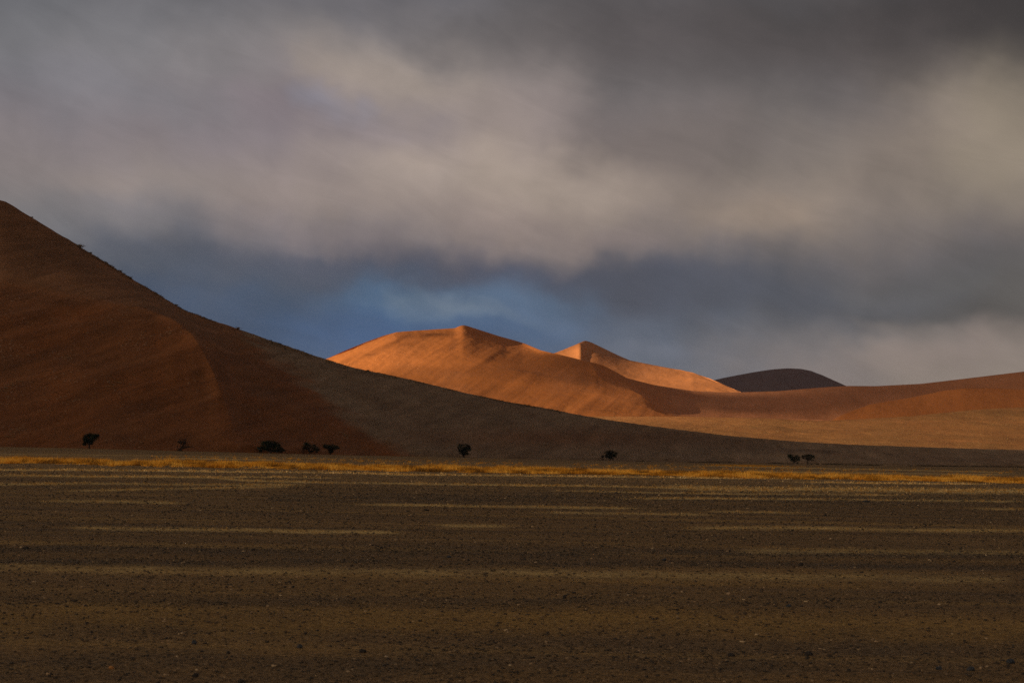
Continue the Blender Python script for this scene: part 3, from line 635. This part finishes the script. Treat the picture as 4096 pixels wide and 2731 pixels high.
tag(mesh_np('slope_grass', V, Fc, mat_dry, attrs={'tint': tt}), 'pale dry grass wisps along the lower edge of the red dune face', 'grass', kind='stuff')
# clumps on the golden apron
P = on_dune(DG, 34000, r, .02, 1.0, lambda U, V, z, mt: np.clip(.35+fbm(U/200, V/12, 3)*1.6, 0.05, 1))
V, Fc, tt = blades(P, r.uniform(.25, .7, len(P)), np.full(len(P), .35), 5, .12, r, .5, r.uniform(.2, .95, len(P)))
mat_apron = attr_mat('apron_grass', [(0, (.25, .13, .05)), (.5, (.50, .31, .11)), (1, (.7, .48, .2))], .9, .2)
tag(mesh_np('apron_grass', V, Fc, mat_apron, attrs={'tint': tt}), 'short golden grass covering the gentle apron below the red dunes', 'grass', kind='stuff')
# dark low scrub at the far edge of the plain
N = 1500; u = r.uniform(2550, 4250, N); Yf = np.interp(u, foot_u, foot_Y)*r.uniform(.93, 1.0, N); X = (u-UC)/F*Yf
P = np.stack([X, Yf, ground_z(X, Yf)], -1); k = r.random(N) < np.clip(.15+2.2*fbm(u/150, u*0+3, 3)+(u > 3300)*.2, 0, 1); P = P[k]
V, Fc, tt = blades(P, r.uniform(.3, 1.0, len(P)), r.uniform(.4, .9, len(P)), 22, .09, r, .6, r.uniform(0, .5, len(P)))
mat_scrub = attr_mat('dark_scrub', [(0, (.04, .032, .022)), (1, (.12, .09, .05))], .9)
tag(mesh_np('low_scrub', V, Fc, mat_scrub, attrs={'tint': tt}), 'low dark scrub lining the far edge of the plain', 'scrub', kind='stuff')

# ------------------------------------------------------------------ shrubs on the skyline of the big dune
SHR = [(126, 866, .7, 'tiny lone bush on the bare upper ridge of the big dune'),
       (320, 984, 1.9, 'broadest bush on the ridge, the topmost of the row on the big dune'),
       (361, 1012, 1.1, 'small bush just below the broadest one on the ridge'),
       (421, 1052, 1.2, 'dark bush on the ridge above a close pair of bushes'),
       (478, 1085, 1.1, 'low pale bush on the ridge, upper of a close pair'),
       (524, 1112, 1.5, 'round bush on the ridge, lower of a close pair'),
       (624, 1176, 1.3, 'bush half way down the ridge of the big dune'),
       (702, 1220, 1.2, 'small upright bush on the ridge where the slope begins to flatten'),
       (949, 1314, 1.5, 'lone dark bush on the gentler part of the ridge'),
       (1121, 1374, 1.1, 'small bush on the lower ridge left of the sunlit dune'),
       (1468, 1482, 1.3, 'bush on the ridge in front of the bright face of the sunlit dune')]
for u_, v_, h_, lab in SHR:
    p_ = DA.at(u_, v_+2); rr = np.random.default_rng(int(u_))
    root = bpy.data.objects.new('shrub', None); scene.collection.objects.link(root); root.location = p_
    tag(root, lab, 'shrub', 'shrubs along the ridge of the shaded dune')
    n = 60; q = rr.normal(0, 1, (n, 3))*np.array([.42, .4, .22])*h_; q[:, 2] = np.abs(q[:, 2])*1.2-.1*h_
    V, Fc, tt = blades(q, np.full(n, .38*h_), np.full(n, .15*h_), 12, .05, rr, .25, rr.uniform(.1, .7, n))
    mesh_np('foliage', V, Fc, mat_dry, parent=root, attrs={'tint': tt})
    q = np.zeros((8, 3)); V, Fc, tt = blades(q, np.full(8, .7*h_), np.full(8, .12*h_), 2, .04, rr, 1.0, np.zeros(8))
    mesh_np('stem', V, Fc, mat_scrub, parent=root, attrs={'tint': tt})

# ------------------------------------------------------------------ trees
mat_bark, T, b = new_mat('bark'); n = T.noise(T.pos(), 6, 4)
T.l.new(T.mix(n, (.03, .022, .018), (.075, .052, .04)), b.inputs['Base Color'])
mat_leaf = attr_mat('acacia_leaf', [(0, (.012, .018, .010)), (.6, (.028, .04, .02)), (1, (.055, .07, .035))], .8, .1)
def tube(pts, rads, ns=7):
    pts = np.array(pts, float); V = []; 
    for i, p in enumerate(pts):
        d = pts[min(i+1, len(pts)-1)]-pts[max(i-1, 0)]; d /= np.linalg.norm(d)+1e-9
        a = np.cross(d, [0, 0, 1.0] if abs(d[2]) < .9 else [1.0, 0, 0]); a /= np.linalg.norm(a); c = np.cross(d, a)
        for k in range(ns):
            th = 2*np.pi*k/ns; V.append(p+rads[i]*(a*np.cos(th)+c*np.sin(th)))
    Fc = [(i*ns+k, i*ns+(k+1) % ns, (i+1)*ns+(k+1) % ns, (i+1)*ns+k) for i in range(len(pts)-1) for k in range(ns)]
    return np.array(V), np.array(Fc)
def joinm(parts):
    V = []; Fs = []; o = 0
    for v, f in parts: V.append(v); Fs.append(f+o); o += len(v)
    return np.concatenate(V), np.concatenate(Fs)
def limb(a, b, r0, r1, rr, wob=.08, n=6):
    a = np.array(a, float); b = np.array(b, float); L = np.linalg.norm(b-a); pts = []
    for i in range(n):
        t = i/(n-1); q = a*(1-t)+b*t; q = q+rr.normal(0, wob*L, 3)*np.sin(np.pi*t)*.5; q[2] += .06*L*np.sin(np.pi*t); pts.append(q)
    return tube(pts, np.linspace(r0, r1, n))
def tree(name, u0, vbase, blobs, label, seed, trunk_px=5, leafn=620, dead=False, near=.99, leafs=.24, fork=.35):
    """blobs: crown masses as (du, dv_up, rx, rz) in photo pixels round the trunk foot"""
    rr = np.random.default_rng(seed)
    Y = float(np.interp(u0, foot_u, foot_Y))*near; P0 = unproj(u0, vbase, Y); s = Y/F
    P0 = np.array([P0[0], Y, float(ground_z(P0[0], Y))])
    root = bpy.data.objects.new(name, None); scene.collection.objects.link(root); root.location = P0
    tag(root, label, 'tree', 'lone trees along the foot of the dunes')
    blobs = [(a_*1.05, b_*1.05, c_*1.14, d_*1.14) for a_, b_, c_, d_ in blobs]
    parts = []; tips = []
    top = np.mean([b_[1] for b_ in blobs])*s
    fk = np.array([0.1*s*rr.normal(), 0, max(.5, top*fork)])
    parts.append(limb((0, 0, -.3), fk, trunk_px*s*.5, trunk_px*s*.42, rr, .05))
    for (du, dz, rx, rz) in blobs:
        c = np.array([du*s, rr.uniform(-.3, .3)*rx*s, dz*s])
        parts.append(limb(fk, c, trunk_px*s*.3, trunk_px*s*.08, rr, .15)); tips.append(c)
        for k in range(7 if not dead else 12):
            e = c+rr.normal(0, .6, 3)*np.array([rx, rx*.8, rz])*s
            st = fk*(.4)+c*.6 if rr.random() < .6 else c
            parts.append(limb(st, e, trunk_px*s*.12, .02, rr, .2, 5))
            if dead:
                for q in range(3): parts.append(limb(e, e+rr.normal(0, .5, 3)*np.array([1, 1, .9]), .07, .03, rr, .2, 4))
    V, Fc = joinm(parts); mesh_np('trunk', V, Fc, mat_bark, parent=root, smooth=True)
    if dead: return
    Vs = []; tn = []
    for (du, dz, rx, rz), c in zip(blobs, tips):
        n = int(leafn*(rx*rz)/100*(.12 if dead else 1))
        if n < 1: continue
        d = rr.normal(size=(n, 3)); d /= np.linalg.norm(d, axis=1)[:, None]; rad = rr.random(n)**.38
        # clumped: pull leaves to a few sub-centres
        sub = rr.normal(size=(9, 3)); sub /= np.linalg.norm(sub, axis=1)[:, None]; sub *= rr.uniform(.5, .95, 9)[:, None]
        pos = d*rad[:, None]; k = rr.integers(0, 9, n); pos = np.where((rr.random(n) < .6)[:, None], sub[k]+rr.normal(0, .2, (n, 3)), pos)
        pos = pos*np.array([rx, rx*.85, rz])*s+c
        pos[:, 2] = np.maximum(pos[:, 2], .15)
        ax1 = rr.normal(size=(n, 3)); ax1 /= np.linalg.norm(ax1, axis=1)[:, None]; ax2 = np.cross(ax1, rr.normal(size=(n, 3))); ax2 /= np.linalg.norm(ax2, axis=1)[:, None]
        L = rr.uniform(.6, 1.3, n)[:, None]*leafs
        Vs.append(np.stack([pos-ax1*L*.5, pos+ax2*L*.28, pos+ax1*L*.5, pos-ax2*L*.28], 1).reshape(-1, 3)); tn.append(np.repeat(rr.uniform(0, 1, n)*.5+.5*np.repeat(rr.random(), n), 4))
    V = np.concatenate(Vs); 
    mesh_np('crown' if not dead else 'twigs', V, np.arange(len(V)).reshape(-1, 4), mat_leaf if not dead else mat_scrub, parent=root, attrs={'tint': np.concatenate(tn)})
tree('acacia_tree', 357, 1797, [(-8, 40, 17, 17), (14, 44, 17, 14), (-14, 28, 10, 10), (2, 27, 13, 12), (28, 50, 8, 8), (-20, 17, 7, 6), (3, 50, 14, 8)], 'dark flat-topped acacia with a narrow base, leftmost tree at the foot of the red dune', 1, 7)
tree('dead_tree', 724, 1795, [(10, 26, 14, 12), (-2, 38, 10, 10), (24, 18, 14, 6), (-6, 6, 8, 5), (14, 36, 7, 8)], 'nearly bare leaning tree with a tangle of brown branches on the red sand', 2, 8, dead=True)
tree('acacia_tree', 1082, 1813, [(-18, 30, 20, 15), (0, 34, 22, 15), (20, 26, 20, 14), (36, 15, 15, 10), (50, 10, 10, 4), (-36, 17, 12, 10), (-12, 15, 18, 8), (20, 9, 16, 5), (-48, 20, 5, 4)], 'broadest and lowest acacia, a spreading dark dome sloping down to the right', 3, 7, fork=.25)
tree('acacia_tree', 1240, 1806, [(-10, 30, 18, 14), (8, 24, 20, 14), (28, 18, 14, 12), (-24, 24, 10, 10), (4, 9, 11, 6), (-18, 38, 8, 6)], 'thin-leaved greyish acacia left of a vase-shaped one at the dune foot', 4, 4, leafn=330, near=1.0)
tree('acacia_tree', 1322, 1817, [(-12, 31, 16, 8), (6, 32, 16, 8), (22, 28, 12, 7), (2, 20, 15, 9), (2, 12, 9, 7), (-24, 35, 6, 4), (30, 26, 6, 3)], 'small vase-shaped acacia with a short trunk, right of the thin-leaved one', 5, 5)
tree('acacia_tree', 1855, 1829, [(-8, 38, 17, 13), (10, 38, 14, 12), (22, 34, 9, 7), (-10, 24, 12, 12), (3, 22, 13, 10), (14, 14, 6, 5), (-2, 10, 6, 7)], 'solitary dark acacia with a lopsided crown before the grey dune slope', 6, 5)
tree('acacia_tree', 2440, 1842, [(-8, 26, 15, 12), (10, 26, 15, 12), (0, 32, 16, 9), (18, 20, 8, 8), (-12, 17, 9, 8), (2, 13, 9, 7), (11, 8, 4, 4)], 'solitary round acacia on a thin short trunk with a gap in its lower right', 7, 4)
tree('dead_tree', 2409, 1838, [(0, 12, 4, 6), (2, 20, 3, 4)], 'tiny bare brown tree right beside the solitary round acacia', 8, 1.5, dead=True)
tree('acacia_tree', 3175, 1850, [(-10, 26, 14, 10), (10, 24, 14, 10), (-18, 30, 7, 6), (0, 17, 14, 8), (18, 16, 6, 6), (2, 9, 6, 4), (15, 3, 4, 3)], 'left one of the two neighbouring acacias on the right, lower and denser', 9, 4, leafn=850)
tree('acacia_tree', 3231, 1851, [(-8, 31, 12, 6), (8, 32, 14, 6), (18, 28, 8, 7), (4, 24, 12, 7), (-22, 29, 5, 4), (-18, 22, 4, 3), (19, 15, 5, 3)], 'right one of the two neighbouring acacias, umbrella-shaped with a visible trunk', 10, 4, fork=.5, leafn=850)

# ------------------------------------------------------------------ unseen cloud sheet, added and cleared spot by spot to shape the sunlight
HC = 700.0
def to_deck(P):
    P = np.atleast_2d(P); t = (HC-P[:, 2])/SUN[2]; return (P+SUN*t[:, None])[:, :2]
ctl = []
def c_(D, pts):
    for x, y, T_ in pts:
        p_ = D.at(x*VS, y*VS) if D else unproj(np.array(x*VS), np.array(y*VS), 1.8*F/(y*VS-HOR(x*VS)))
        ctl.append((*to_deck(p_)[0], T_))
PLAIN, BELT, LOW = .05, .24, .07
c_(None, [(x, y, PLAIN) for x in range(0, 2400, 300) for y in (1130, 1180, 1250, 1350, 1500, 1700)])
c_(None, [(x, 1066+x*.0195, BELT) for x in range(0, 2400, 200)])
c_(DA, [(x, y, LOW) for x in range(-60, 400, 100) for y in (520, 600, 700, 800, 900, 1000) if y > np.interp(x, [0, 180, 400], [460, 560, 700])])
c_(DA, [(x, y, LOW) for x, y in ((450, 760), (550, 800), (600, 900), (600, 1000), (750, 900), (800, 1000), (900, 900), (1000, 950), (1000, 1020), (1200, 960), (1200, 1030), (1400, 1000), (1500, 1030), (1700, 1030), (1900, 1040), (2100, 1040), (2340, 1050), (550, 770), (700, 830), (850, 860), (1100, 920), (1300, 955), (1500, 990))])
c_(DB, [(700, 850, .9), (760, 825, .9), (830, 800, .95), (900, 775, .85), (850, 830, 1), (920, 815, 1), (960, 830, 1), (1000, 800, .9), (1010, 830, .8), (940, 770, .7), (1000, 768, .6), (1050, 770, .65), (1060, 820, .42),
        (1100, 800, .32), (1100, 850, .27), (1000, 870, .5), (1160, 830, .25), (1200, 860, .22), (1250, 850, .22), (1300, 860, .22), (1300, 900, .28), (1340, 920, .55), (1380, 895, .6), (1420, 905, .45), (1450, 930, .35), (1330, 945, .5),
        (1250, 920, .3), (1100, 880, .33), (1470, 885, 0), (1500, 900, 0), (1540, 905, 0), (1560, 930, .0), (1620, 910, .0), (1600, 940, 0), (1660, 935, .015), (1700, 915, .02), (1740, 930, .04), (1800, 930, .055), (1900, 920, .055), (2000, 905, .055), (2100, 890, .05), (2250, 880, .08), (2340, 865, .07)])
c_(DE, [(2000, 940, .22), (2100, 925, .22), (2200, 910, .21), (2330, 905, .2)])
c_(DG, [(1450, 962, .5), (1550, 975, .5), (1700, 985, .46), (1850, 990, .42), (2000, 985, .38), (2150, 980, .36), (2330, 970, .34), (2330, 1010, .36), (2200, 1010, .38), (2000, 1010, .4)])
c_(DC, [(1290, 808, .8), (1330, 800, .9), (1380, 825, .9), (1450, 840, .9), (1530, 855, .9), (1600, 875, 1), (1640, 885, 1), (1500, 860, .9), (1380, 805, .3), (1410, 815, .3), (1432, 824, .35)])
c_(DD, [(x, y, .0) for x in (1660, 1750, 1850, 1930) for y in (855, 870, 885)])
ctl = np.array(ctl)
xs = np.arange(-5400, 1300, 17.0); yv = np.arange(-2400, 2700, 17.0)
XX, YY = np.meshgrid(xs, yv)
def shep(qx, qy):
    num = np.full(qx.shape, .02*1e-9); den = np.full(qx.shape, 1e-9)
    for cx, cy, T_ in ctl:
        w = 1/((qx-cx)**2+(qy-cy)**2+22.0**2)**2; num += w*T_; den += w
    return num/den
def rowify(z):
    t = (HC-z)/SUN[2]; return shep(XX+SUN[0]*t, YY+SUN[1]*t)
lump = fbm(XX/420, YY/420, 5)
zl = HC+lump*70; zu = HC+90+fbm(XX/300+9, YY/300, 5)*80
edge = sstep(0, 200, np.minimum.reduce([XX-xs[0], xs[-1]-XX, YY-yv[0], yv[-1]-YY])); zu = zl+(zu-zl)*edge
Vl = np.stack([XX, YY, zl], -1).reshape(-1, 3); Vu = np.stack([XX, YY, zu+.5], -1).reshape(-1, 3)
Tl = np.sqrt(np.clip(rowify(zl), 0, 1)).ravel(); Tu = np.sqrt(np.clip(rowify(zu), 0, 1)).ravel()
gf = grid_faces(*XX.shape)
mc = bpy.data.materials.new('shade_cloud_veil'); mc.use_nodes = True; T = NT(mc.node_tree); T.n.clear()
df = T.new('ShaderNodeBsdfDiffuse'); df.inputs[0].default_value = (.75, .76, .8, 1)
tl = T.new('ShaderNodeBsdfTranslucent'); tl.inputs[0].default_value = (.6, .62, .68, 1)
tr = T.new('ShaderNodeBsdfTransparent')
m1 = T.new('ShaderNodeMixShader'); m1.inputs[0].default_value = .5; T.l.new(df.outputs[0], m1.inputs[1]); T.l.new(tl.outputs[0], m1.inputs[2])
m2 = T.new('ShaderNodeMixShader'); T.l.new(T.attr('clear'), m2.inputs[0]); T.l.new(m1.outputs[0], m2.inputs[1]); T.l.new(tr.outputs[0], m2.inputs[2])
oo = T.new('ShaderNodeOutputMaterial'); T.l.new(m2.outputs[0], oo.inputs[0])
shade_cloud = mesh_np('shade_cloud', np.concatenate([Vl, Vu]), np.concatenate([gf[:, ::-1], gf+len(Vl)]), mc, smooth=True, attrs={'clear': np.concatenate([Tl, Tu])})
tag(shade_cloud, kind='structure')

# ------------------------------------------------------------------ air
import itertools
hb = np.array(list(itertools.product((-21000, 21000), (-3600, 12600), (-12, 215))), float)
hf = np.array([(0, 1, 3, 2), (4, 6, 7, 5), (0, 4, 5, 1), (2, 3, 7, 6), (0, 2, 6, 4), (1, 5, 7, 3)])
mh = bpy.data.materials.new('air'); mh.use_nodes = True; T = NT(mh.node_tree); T.n.clear()
pv = T.new('ShaderNodeVolumePrincipled'); pv.inputs['Color'].default_value = (.72, .80, 1.0, 1); pv.inputs['Density'].default_value = 2.0e-5
oo = T.new('ShaderNodeOutputMaterial'); T.l.new(pv.outputs[0], oo.inputs['Volume'])
tag(mesh_np('haze', hb, hf, mh), kind='stuff')
